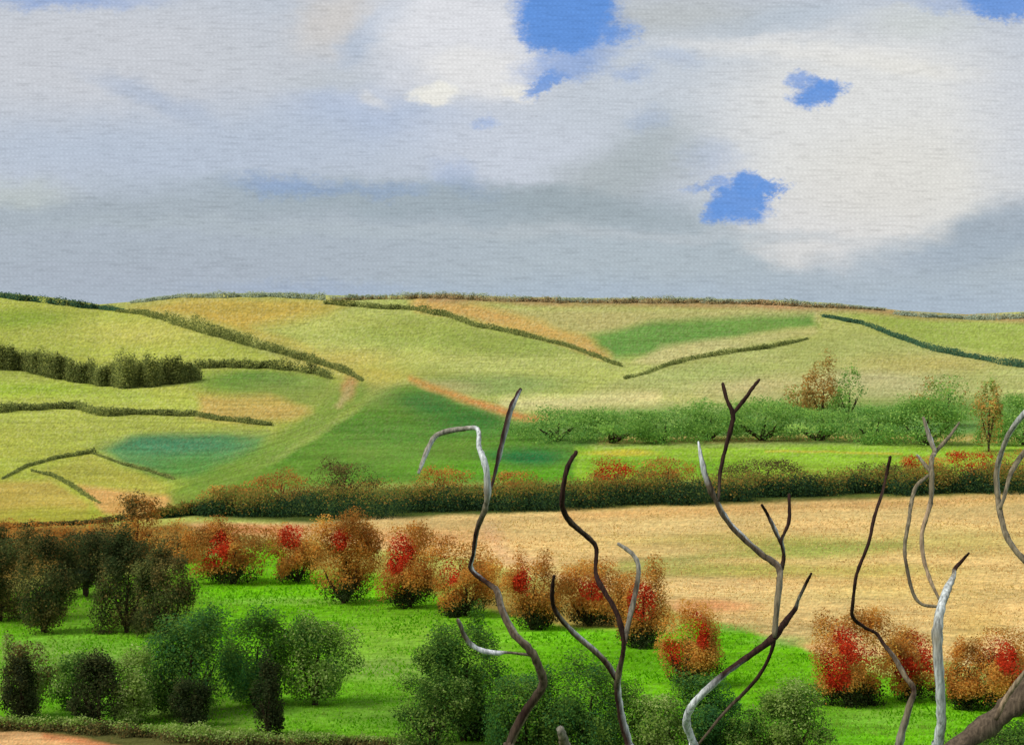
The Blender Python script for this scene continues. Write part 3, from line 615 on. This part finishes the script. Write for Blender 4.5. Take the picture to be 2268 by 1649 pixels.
# rust coloured trees bordering the meadow
GR = 'red-flecked autumn shrubs between meadow and stubble field'
for u0, u1, vt, vb, rd, lab in [
    (435, 598, 1158, 1292, ((497, 1205, 24, 34), (480, 1232, 22, 14)), 'leftmost red-flecked shrub, scarlet on its left side'),
    (612, 705, 1160, 1290, ((645, 1190, 26, 26), (655, 1172, 20, 10)), 'red-flecked shrub with a slanting scarlet streak, second from the left'),
    (690, 836, 1150, 1335, ((757, 1192, 20, 24),), 'large rusty shrub, third from left, scarlet patch near its top'),
    (852, 962, 1155, 1345, ((890, 1215, 28, 34), (878, 1245, 20, 20)), 'rusty shrub, fourth from left, broad scarlet patch on the upper left'),
    (966, 1095, 1195, 1362, ((995, 1255, 24, 26),), 'rusty shrub crossed by the twisting grey branch, small scarlet patch at left'),
    (1122, 1236, 1238, 1394, ((1157, 1280, 20, 26),), 'rusty shrub right of the twisting grey branch, narrow scarlet patch at top'),
    (1240, 1372, 1248, 1385, ((1310, 1298, 32, 20),), 'rusty shrub behind the zigzag dark branch, reddish top'),
    (1365, 1478, 1258, 1432, ((1420, 1325, 30, 38),), 'rusty shrub behind the short curved grey twig, large scarlet middle'),
    (1462, 1580, 1350, 1518, ((1492, 1440, 18, 24), (1550, 1390, 16, 26)), 'dark red-brown shrub standing free in the meadow left of the pale curved branch'),
    (1802, 1955, 1360, 1560, ((1870, 1415, 28, 36), (1842, 1475, 24, 36), (1920, 1445, 22, 17)), 'largest bright scarlet shrub, right of the crossing dark branches'),
    (1960, 2072, 1395, 1550, ((2040, 1435, 20, 32), (1992, 1465, 28, 26)), 'scarlet shrub between the thin dark stem and the thick pale stem'),
    (2095, 2190, 1425, 1570, (), 'plain brown shrub right of the thick pale stem'),
    (2165, 2300, 1385, 1580, ((2208, 1440, 24, 34), (2235, 1480, 20, 26)), 'scarlet-topped shrub at the right edge above the thick limb')]:
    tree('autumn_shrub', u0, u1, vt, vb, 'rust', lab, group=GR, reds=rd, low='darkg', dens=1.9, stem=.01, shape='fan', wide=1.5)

GB = 'brown scrub along the valley bottom at left'
for u0, u1, vt, vb, lab in [
    (-40, 70, 1155, 1235, 'brown scrub bush in the left corner behind the dark trees'),
    (60, 170, 1152, 1235, 'brown scrub bush behind the largest dark tree at left'),
    (150, 262, 1150, 1240, 'brown scrub bush behind the second dark tree'),
    (250, 352, 1100, 1240, 'brown scrub bush with a tuft reaching up to the peach field'),
    (335, 450, 1160, 1245, 'brown scrub bush at right end of the valley scrub, beside the leftmost red-flecked shrub')]:
    tree('scrub_bush', u0, u1, vt, vb, 'rust', lab, 'bush', group=GB, mixp='brownd', dens=1.2, stem=.03)

GD = 'dark trees at the left'
for u0, u1, vt, vb, pal, mx, lab in [
    (-70, 70, 1185, 1375, 'darkg', 'brownd', 'dark tree cut by the left edge, behind the grassy gap'),
    (35, 160, 1180, 1400, 'darkg', 'brownd', 'tall dark tree just left of the bright grassy gap'),
    (120, 260, 1175, 1320, 'deep', 'brownd', 'blackish tree crown directly above the bright grassy gap'),
    (215, 345, 1190, 1400, 'darkg', 'brownd', 'dark brownish tree just right of the bright grassy gap'),
    (305, 425, 1225, 1412, 'brownd', 'darkg', 'brown-green tree at the right end of the dark tree group')]:
    tree('dark_tree', u0, u1, vt, vb, pal, lab, 'tree', group=GD, mixp=mx, dens=1.9, wide=1.45, stem=.04 if u0 != 120 else .2)

GF = 'green bushes along the near edge of the meadow'
for nm, u0, u1, vt, vb, pal, mx, shp, lab in [
    ('green_bush', 5, 110, 1415, 1590, 'paleolive', 'brownd', 'round', 'grey-green bush behind a dark narrow one in the lower left corner'),
    ('dark_bush', 12, 78, 1452, 1600, 'deep', None, 'slim', 'narrow blackish bush in the lower left corner'),
    ('green_bush', 120, 215, 1440, 1570, 'mid', 'paleolive', 'round', 'mottled green bush behind the left side of the broad blackish bush'),
    ('dark_bush', 168, 268, 1455, 1605, 'deep', 'darkg', 'slim', 'broad blackish bush, second dark one from the left corner'),
    ('green_bush', 250, 340, 1450, 1600, 'olive', 'paleolive', 'round', 'pale olive bush right of the broad blackish bush'),
    ('green_tree', 318, 515, 1352, 1585, 'bluegreen', 'mid', 'round', 'largest blue-green tree in the left foreground with a pointed top'),
    ('green_tree', 495, 635, 1362, 1560, 'mid', 'bluegreen', 'round', 'green tree right of the largest blue-green tree'),
    ('green_tree', 628, 770, 1368, 1560, 'olive', 'mid', 'round', 'loose olive tree at right end of the left foreground trees'),
    ('dark_bush', 382, 462, 1500, 1608, 'deep', 'darkg', 'round', 'small blackish bush in front of the largest blue-green tree'),
    ('dark_bush', 564, 626, 1462, 1628, 'darkg', 'deep', 'slim', 'slim dark bush in front of the gap between green and olive trees'),
    ('green_tree', 945, 1110, 1372, 1640, 'mid', 'bluegreen', 'round', 'tall dark green tree behind the white-tipped crooked twig'),
    ('green_tree', 885, 1030, 1500, 1665, 'mid', 'olive', 'round', 'green bush at the foot of the tree behind the white-tipped twig'),
    ('dark_bush', 1015, 1075, 1535, 1640, 'deep', 'darkg', 'slim', 'small slim dark bush left of the lowest bend of the twisting grey branch'),
    ('green_tree', 1085, 1240, 1490, 1670, 'mid', 'bluegreen', 'round', 'dark green tree behind the lowest bend of the twisting grey branch'),
    ('green_tree', 1215, 1390, 1470, 1670, 'mid', 'bluegreen', 'round', 'dark green tree above the cut grey stub at the bottom'),
    ('green_bush', 1395, 1520, 1535, 1680, 'olive', 'mid', 'round', 'olive bush between the white-edged dark stem and the white curved stem'),
    ('green_tree', 1500, 1630, 1490, 1670, 'bluegreen', 'mid', 'round', 'blue-green tree behind the white curved stem'),
    ('green_bush', 1620, 1700, 1570, 1680, 'mid', 'olive', 'round', 'low green bush right of the thin dark slanting stem'),
    ('green_bush', 1680, 1830, 1520, 1680, 'olive', 'mid', 'round', 'light olive bush left of the largest scarlet shrub, at the bottom'),
    ('green_bush', 2140, 2330, 1600, 1700, 'mid', 'darkg', 'round', 'dark green bush beneath the thick limb in the lower right corner')]:
    tree(nm, u0, u1, vt, vb, pal, lab, 'tree' if nm == 'green_tree' else 'bush', group=GF, mixp=mx, dens=1.9, stem=.03, shape=shp, leafpx=3.8, wide=1.52)
hedge('hedgerow', [(-60, 1596, 34), (60, 1598, 36), (200, 1606, 36), (330, 1616, 38), (480, 1628, 34), (640, 1634, 30), (800, 1640, 26), (950, 1650, 26)],
      'brownd', 'low straggly brown-green hedge along the bottom edge at left, above the tan soil', seed=31, pal2='olive', dens=.8, leafpx=3.4, bump=.5)

# ------------------------------------------------------------------ bare branches close to the viewpoint
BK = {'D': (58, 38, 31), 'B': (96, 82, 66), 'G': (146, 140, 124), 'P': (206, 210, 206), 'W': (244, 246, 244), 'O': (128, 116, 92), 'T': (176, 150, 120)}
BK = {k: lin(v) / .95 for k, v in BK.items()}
def branch(name, pts, y0, parent, seed, y1=None, amp=.12):
    """pts: (u, v, width, bark, painted highlight on one side)"""
    n = len(pts); r = random.Random(seed); ph = r.uniform(0, 6)
    y1 = y0 if y1 is None else y1
    W = []
    for i, p in enumerate(pts):
        t = i / (n - 1); y = y0 * (1 - t) + y1 * t + amp * math.sin(ph + i * .7) * min(1, i / 2)
        W.append(P3(p[0], p[1], y))
    o = np.array(parent.location)
    rad = [p[2] * .42 * K * w[1] for p, w in zip(pts, W)]
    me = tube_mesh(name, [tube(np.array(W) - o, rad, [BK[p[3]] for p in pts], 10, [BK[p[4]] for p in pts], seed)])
    return link(name, me, M_B, parent)
def gz(y): return float(np.interp(y, [4, 9, 16], [36.4, 34.0, 32.2]))
def bare(label, ub, y, stem, branches, group='bare saplings close to the viewpoint', v_low=1700):
    """stem starts at the ground below the frame"""
    x = (ub - U0) * K * y; z = gz(y) - .3
    vg = V0 + (HC - z) / (K * y)
    root = thing('bare_sapling', label, 'bare tree', (x, y, z), group)
    s0 = stem[0]
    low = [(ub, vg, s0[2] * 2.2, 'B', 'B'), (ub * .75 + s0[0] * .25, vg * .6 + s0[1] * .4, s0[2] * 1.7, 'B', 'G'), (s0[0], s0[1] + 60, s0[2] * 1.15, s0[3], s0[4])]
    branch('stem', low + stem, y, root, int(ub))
    for i, (dy, b) in enumerate(branches):
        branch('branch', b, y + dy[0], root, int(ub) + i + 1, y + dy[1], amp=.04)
    return root

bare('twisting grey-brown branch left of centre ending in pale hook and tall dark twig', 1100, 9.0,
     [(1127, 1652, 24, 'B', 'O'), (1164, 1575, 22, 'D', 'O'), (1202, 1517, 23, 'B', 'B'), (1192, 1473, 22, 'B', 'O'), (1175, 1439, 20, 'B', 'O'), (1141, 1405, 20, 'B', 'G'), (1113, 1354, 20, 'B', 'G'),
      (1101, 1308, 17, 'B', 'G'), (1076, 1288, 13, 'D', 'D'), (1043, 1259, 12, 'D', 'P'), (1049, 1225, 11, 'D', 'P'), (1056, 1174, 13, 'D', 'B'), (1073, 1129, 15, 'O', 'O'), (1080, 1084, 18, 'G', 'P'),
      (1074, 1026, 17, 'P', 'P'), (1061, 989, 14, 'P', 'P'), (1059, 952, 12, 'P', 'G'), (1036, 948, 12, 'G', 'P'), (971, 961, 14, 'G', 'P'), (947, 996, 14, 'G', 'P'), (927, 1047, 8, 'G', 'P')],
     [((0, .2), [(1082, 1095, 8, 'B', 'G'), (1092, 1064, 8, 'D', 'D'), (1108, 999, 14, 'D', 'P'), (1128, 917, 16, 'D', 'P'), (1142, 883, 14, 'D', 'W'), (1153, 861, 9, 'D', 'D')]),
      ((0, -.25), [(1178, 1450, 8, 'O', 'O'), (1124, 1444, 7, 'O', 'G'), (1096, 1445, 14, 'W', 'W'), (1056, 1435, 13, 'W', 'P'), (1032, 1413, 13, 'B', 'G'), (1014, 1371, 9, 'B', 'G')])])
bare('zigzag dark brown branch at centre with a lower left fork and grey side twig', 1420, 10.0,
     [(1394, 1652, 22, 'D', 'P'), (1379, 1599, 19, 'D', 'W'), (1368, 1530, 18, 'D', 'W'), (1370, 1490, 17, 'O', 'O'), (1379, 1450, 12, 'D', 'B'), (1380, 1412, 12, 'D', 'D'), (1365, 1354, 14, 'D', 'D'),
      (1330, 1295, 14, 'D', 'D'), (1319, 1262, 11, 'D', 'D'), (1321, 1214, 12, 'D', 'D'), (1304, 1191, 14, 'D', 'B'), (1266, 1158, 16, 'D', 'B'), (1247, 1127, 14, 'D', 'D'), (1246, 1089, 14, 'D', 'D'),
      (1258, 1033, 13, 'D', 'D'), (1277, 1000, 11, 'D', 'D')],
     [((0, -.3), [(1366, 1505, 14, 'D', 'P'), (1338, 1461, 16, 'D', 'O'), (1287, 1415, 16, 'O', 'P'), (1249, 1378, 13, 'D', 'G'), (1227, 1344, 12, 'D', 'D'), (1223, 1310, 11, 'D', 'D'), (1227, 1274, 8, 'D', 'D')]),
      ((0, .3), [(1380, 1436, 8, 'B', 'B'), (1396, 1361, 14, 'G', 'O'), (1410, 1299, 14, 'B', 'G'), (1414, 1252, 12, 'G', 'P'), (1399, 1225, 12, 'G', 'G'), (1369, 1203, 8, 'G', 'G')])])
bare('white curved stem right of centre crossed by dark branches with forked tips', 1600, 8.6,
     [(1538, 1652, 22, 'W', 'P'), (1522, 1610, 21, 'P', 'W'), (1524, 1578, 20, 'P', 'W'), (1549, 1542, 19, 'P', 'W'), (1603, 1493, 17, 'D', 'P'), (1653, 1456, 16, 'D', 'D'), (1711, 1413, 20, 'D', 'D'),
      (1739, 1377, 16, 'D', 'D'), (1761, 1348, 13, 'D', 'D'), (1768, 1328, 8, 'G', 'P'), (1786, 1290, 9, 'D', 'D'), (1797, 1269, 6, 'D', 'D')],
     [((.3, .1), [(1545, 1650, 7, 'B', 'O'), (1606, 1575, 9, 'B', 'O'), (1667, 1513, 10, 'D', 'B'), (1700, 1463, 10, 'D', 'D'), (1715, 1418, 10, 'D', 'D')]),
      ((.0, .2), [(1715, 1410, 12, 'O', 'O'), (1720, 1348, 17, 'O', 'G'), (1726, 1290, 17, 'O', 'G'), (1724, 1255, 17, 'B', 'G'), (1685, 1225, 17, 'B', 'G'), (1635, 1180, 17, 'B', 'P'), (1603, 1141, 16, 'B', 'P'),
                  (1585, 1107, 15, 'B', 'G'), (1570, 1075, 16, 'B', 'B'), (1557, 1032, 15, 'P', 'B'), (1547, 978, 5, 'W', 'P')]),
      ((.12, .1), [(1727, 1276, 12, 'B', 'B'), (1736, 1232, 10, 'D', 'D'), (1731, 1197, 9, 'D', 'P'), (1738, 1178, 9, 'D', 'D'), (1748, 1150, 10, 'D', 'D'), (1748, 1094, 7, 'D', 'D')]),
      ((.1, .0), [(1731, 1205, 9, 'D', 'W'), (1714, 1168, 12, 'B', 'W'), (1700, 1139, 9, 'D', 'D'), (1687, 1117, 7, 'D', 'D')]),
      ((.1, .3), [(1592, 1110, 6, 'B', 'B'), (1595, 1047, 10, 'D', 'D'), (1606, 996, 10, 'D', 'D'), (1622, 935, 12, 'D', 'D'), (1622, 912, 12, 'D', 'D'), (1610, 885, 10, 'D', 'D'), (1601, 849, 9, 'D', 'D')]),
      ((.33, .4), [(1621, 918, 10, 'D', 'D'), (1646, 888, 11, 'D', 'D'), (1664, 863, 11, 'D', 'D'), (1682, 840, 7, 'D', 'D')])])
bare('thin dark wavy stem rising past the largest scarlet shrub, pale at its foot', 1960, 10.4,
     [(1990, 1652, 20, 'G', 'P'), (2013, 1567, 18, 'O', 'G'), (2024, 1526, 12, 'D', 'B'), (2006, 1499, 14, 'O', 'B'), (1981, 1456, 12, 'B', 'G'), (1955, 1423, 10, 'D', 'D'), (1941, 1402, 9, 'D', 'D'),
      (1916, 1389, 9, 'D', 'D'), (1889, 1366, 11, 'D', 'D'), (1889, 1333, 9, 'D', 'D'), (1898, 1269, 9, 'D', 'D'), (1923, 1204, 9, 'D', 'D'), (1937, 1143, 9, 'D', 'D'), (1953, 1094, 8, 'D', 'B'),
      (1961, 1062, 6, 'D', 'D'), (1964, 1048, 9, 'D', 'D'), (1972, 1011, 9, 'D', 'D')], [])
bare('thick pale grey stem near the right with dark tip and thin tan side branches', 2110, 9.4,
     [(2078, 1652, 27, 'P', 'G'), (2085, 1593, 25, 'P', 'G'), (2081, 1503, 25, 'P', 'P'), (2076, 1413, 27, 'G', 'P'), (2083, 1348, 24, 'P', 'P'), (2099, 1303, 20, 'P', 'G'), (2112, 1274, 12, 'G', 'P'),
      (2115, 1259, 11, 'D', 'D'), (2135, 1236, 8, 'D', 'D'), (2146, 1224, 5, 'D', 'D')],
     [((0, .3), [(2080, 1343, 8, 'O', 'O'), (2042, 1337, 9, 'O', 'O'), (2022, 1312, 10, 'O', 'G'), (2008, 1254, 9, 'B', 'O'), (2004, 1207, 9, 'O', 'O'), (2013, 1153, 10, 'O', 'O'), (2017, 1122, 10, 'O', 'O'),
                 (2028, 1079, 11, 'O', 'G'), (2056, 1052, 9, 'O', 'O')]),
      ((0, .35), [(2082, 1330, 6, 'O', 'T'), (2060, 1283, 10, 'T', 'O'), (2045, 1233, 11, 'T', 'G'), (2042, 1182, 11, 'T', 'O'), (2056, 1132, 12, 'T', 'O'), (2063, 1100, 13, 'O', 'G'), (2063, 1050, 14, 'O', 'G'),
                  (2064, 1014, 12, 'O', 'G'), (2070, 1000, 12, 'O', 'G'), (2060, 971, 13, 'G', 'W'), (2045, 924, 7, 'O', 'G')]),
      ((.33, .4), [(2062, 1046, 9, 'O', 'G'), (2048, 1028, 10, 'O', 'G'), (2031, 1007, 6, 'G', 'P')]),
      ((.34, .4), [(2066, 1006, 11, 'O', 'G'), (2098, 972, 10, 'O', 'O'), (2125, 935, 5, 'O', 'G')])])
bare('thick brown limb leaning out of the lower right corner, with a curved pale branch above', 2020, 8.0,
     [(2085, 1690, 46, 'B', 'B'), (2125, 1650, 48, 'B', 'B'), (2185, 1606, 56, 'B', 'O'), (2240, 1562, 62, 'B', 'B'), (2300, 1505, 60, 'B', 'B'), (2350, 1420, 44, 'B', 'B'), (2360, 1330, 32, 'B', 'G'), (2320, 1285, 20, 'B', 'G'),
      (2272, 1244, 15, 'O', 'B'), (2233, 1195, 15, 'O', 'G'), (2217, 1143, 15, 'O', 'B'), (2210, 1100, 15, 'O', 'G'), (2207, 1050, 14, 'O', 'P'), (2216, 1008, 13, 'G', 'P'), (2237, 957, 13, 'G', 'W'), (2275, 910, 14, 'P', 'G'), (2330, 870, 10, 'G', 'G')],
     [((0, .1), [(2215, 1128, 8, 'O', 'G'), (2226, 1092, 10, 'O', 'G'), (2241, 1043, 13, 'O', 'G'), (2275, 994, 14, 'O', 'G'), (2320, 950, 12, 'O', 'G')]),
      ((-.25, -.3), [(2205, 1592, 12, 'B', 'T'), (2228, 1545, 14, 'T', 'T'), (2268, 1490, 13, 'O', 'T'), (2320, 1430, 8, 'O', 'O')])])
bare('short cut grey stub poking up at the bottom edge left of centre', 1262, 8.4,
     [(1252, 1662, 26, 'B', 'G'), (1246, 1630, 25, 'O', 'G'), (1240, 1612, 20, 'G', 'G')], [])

# ------------------------------------------------------------------ grass tufts in the meadow, stubble in the tan field
def sward(name, n, box, ok, cols, size, label, cat):
    u = rng.uniform(box[0], box[1], n); v = rng.uniform(box[2], box[3], n)
    k = ok(u, v) & (fbm(u, v, 40, 77, .5, 2, 3) + rng.normal(0, .25, n) > -.1); u = u[k]; v = v[k]; n = len(u)
    g = P3(u, v); s = (K * g[:, 1])[:, None] * size * rng.uniform(.5, 1.3, (n, 1))
    a = rng.uniform(0, 3.1416, n); dx = np.stack([np.cos(a), np.sin(a), a * 0], -1)
    tip = np.array([0, 0, 1.0]) + rng.normal(0, .45, (n, 3)) * [1, 1, 0]
    vv = np.stack([g - dx * s * .5 - [0, 0, .02], g + dx * s * .5 - [0, 0, .02], g + tip * s + dx * s * .22, g + tip * s - dx * s * .22], 1).reshape(-1, 3)
    me = quad_mesh(name, vv, np.arange(n * 4).reshape(n, 4))
    C = np.array([lin(c) for c in cols]); i = np.clip(((fbm(u, v, 90, 91, .4, 2, 3) * 1.6 + rng.normal(0, .3, n)) * .5 + .5) * len(C), 0, len(C) - 1).astype(int)
    set_col(me, np.repeat(C[i] * rng.uniform(.8, 1.15, (n, 1)) / .95, 4, axis=0))
    o = link(name, me, M_L); o['kind'] = 'stuff'; o['label'] = label; o['category'] = cat
MEADOW = [(-60, 1330), (140, 1290), (380, 1262), (520, 1240), (600, 1220), (760, 1300), (1050, 1350), (1250, 1390), (1480, 1405), (1530, 1380), (1780, 1440), (1850, 1490), (2310, 1540), (2310, 1700), (-60, 1600)]
sward('grass', 90000, (-60, 2310, 1215, 1700), lambda u, v: poly_alpha(u, v, MEADOW, 3) > .5,
      [(102, 168, 16), (116, 184, 24), (128, 192, 32), (142, 182, 60)], 4.2, 'bright green grass tufts of the near meadow', 'grass')
STUB = [(720, 1165), (1300, 1138), (2310, 1096), (2310, 1470), (1780, 1430), (1600, 1390), (1480, 1330), (1050, 1235)]
sward('stubble', 50000, (700, 2310, 1095, 1470), lambda u, v: poly_alpha(u, v, STUB, 3) > .5,
      [(214, 176, 108), (226, 192, 126), (206, 182, 104), (234, 204, 140)], 2.6, 'pale straw stubble of the harvested tan field', 'stubble')
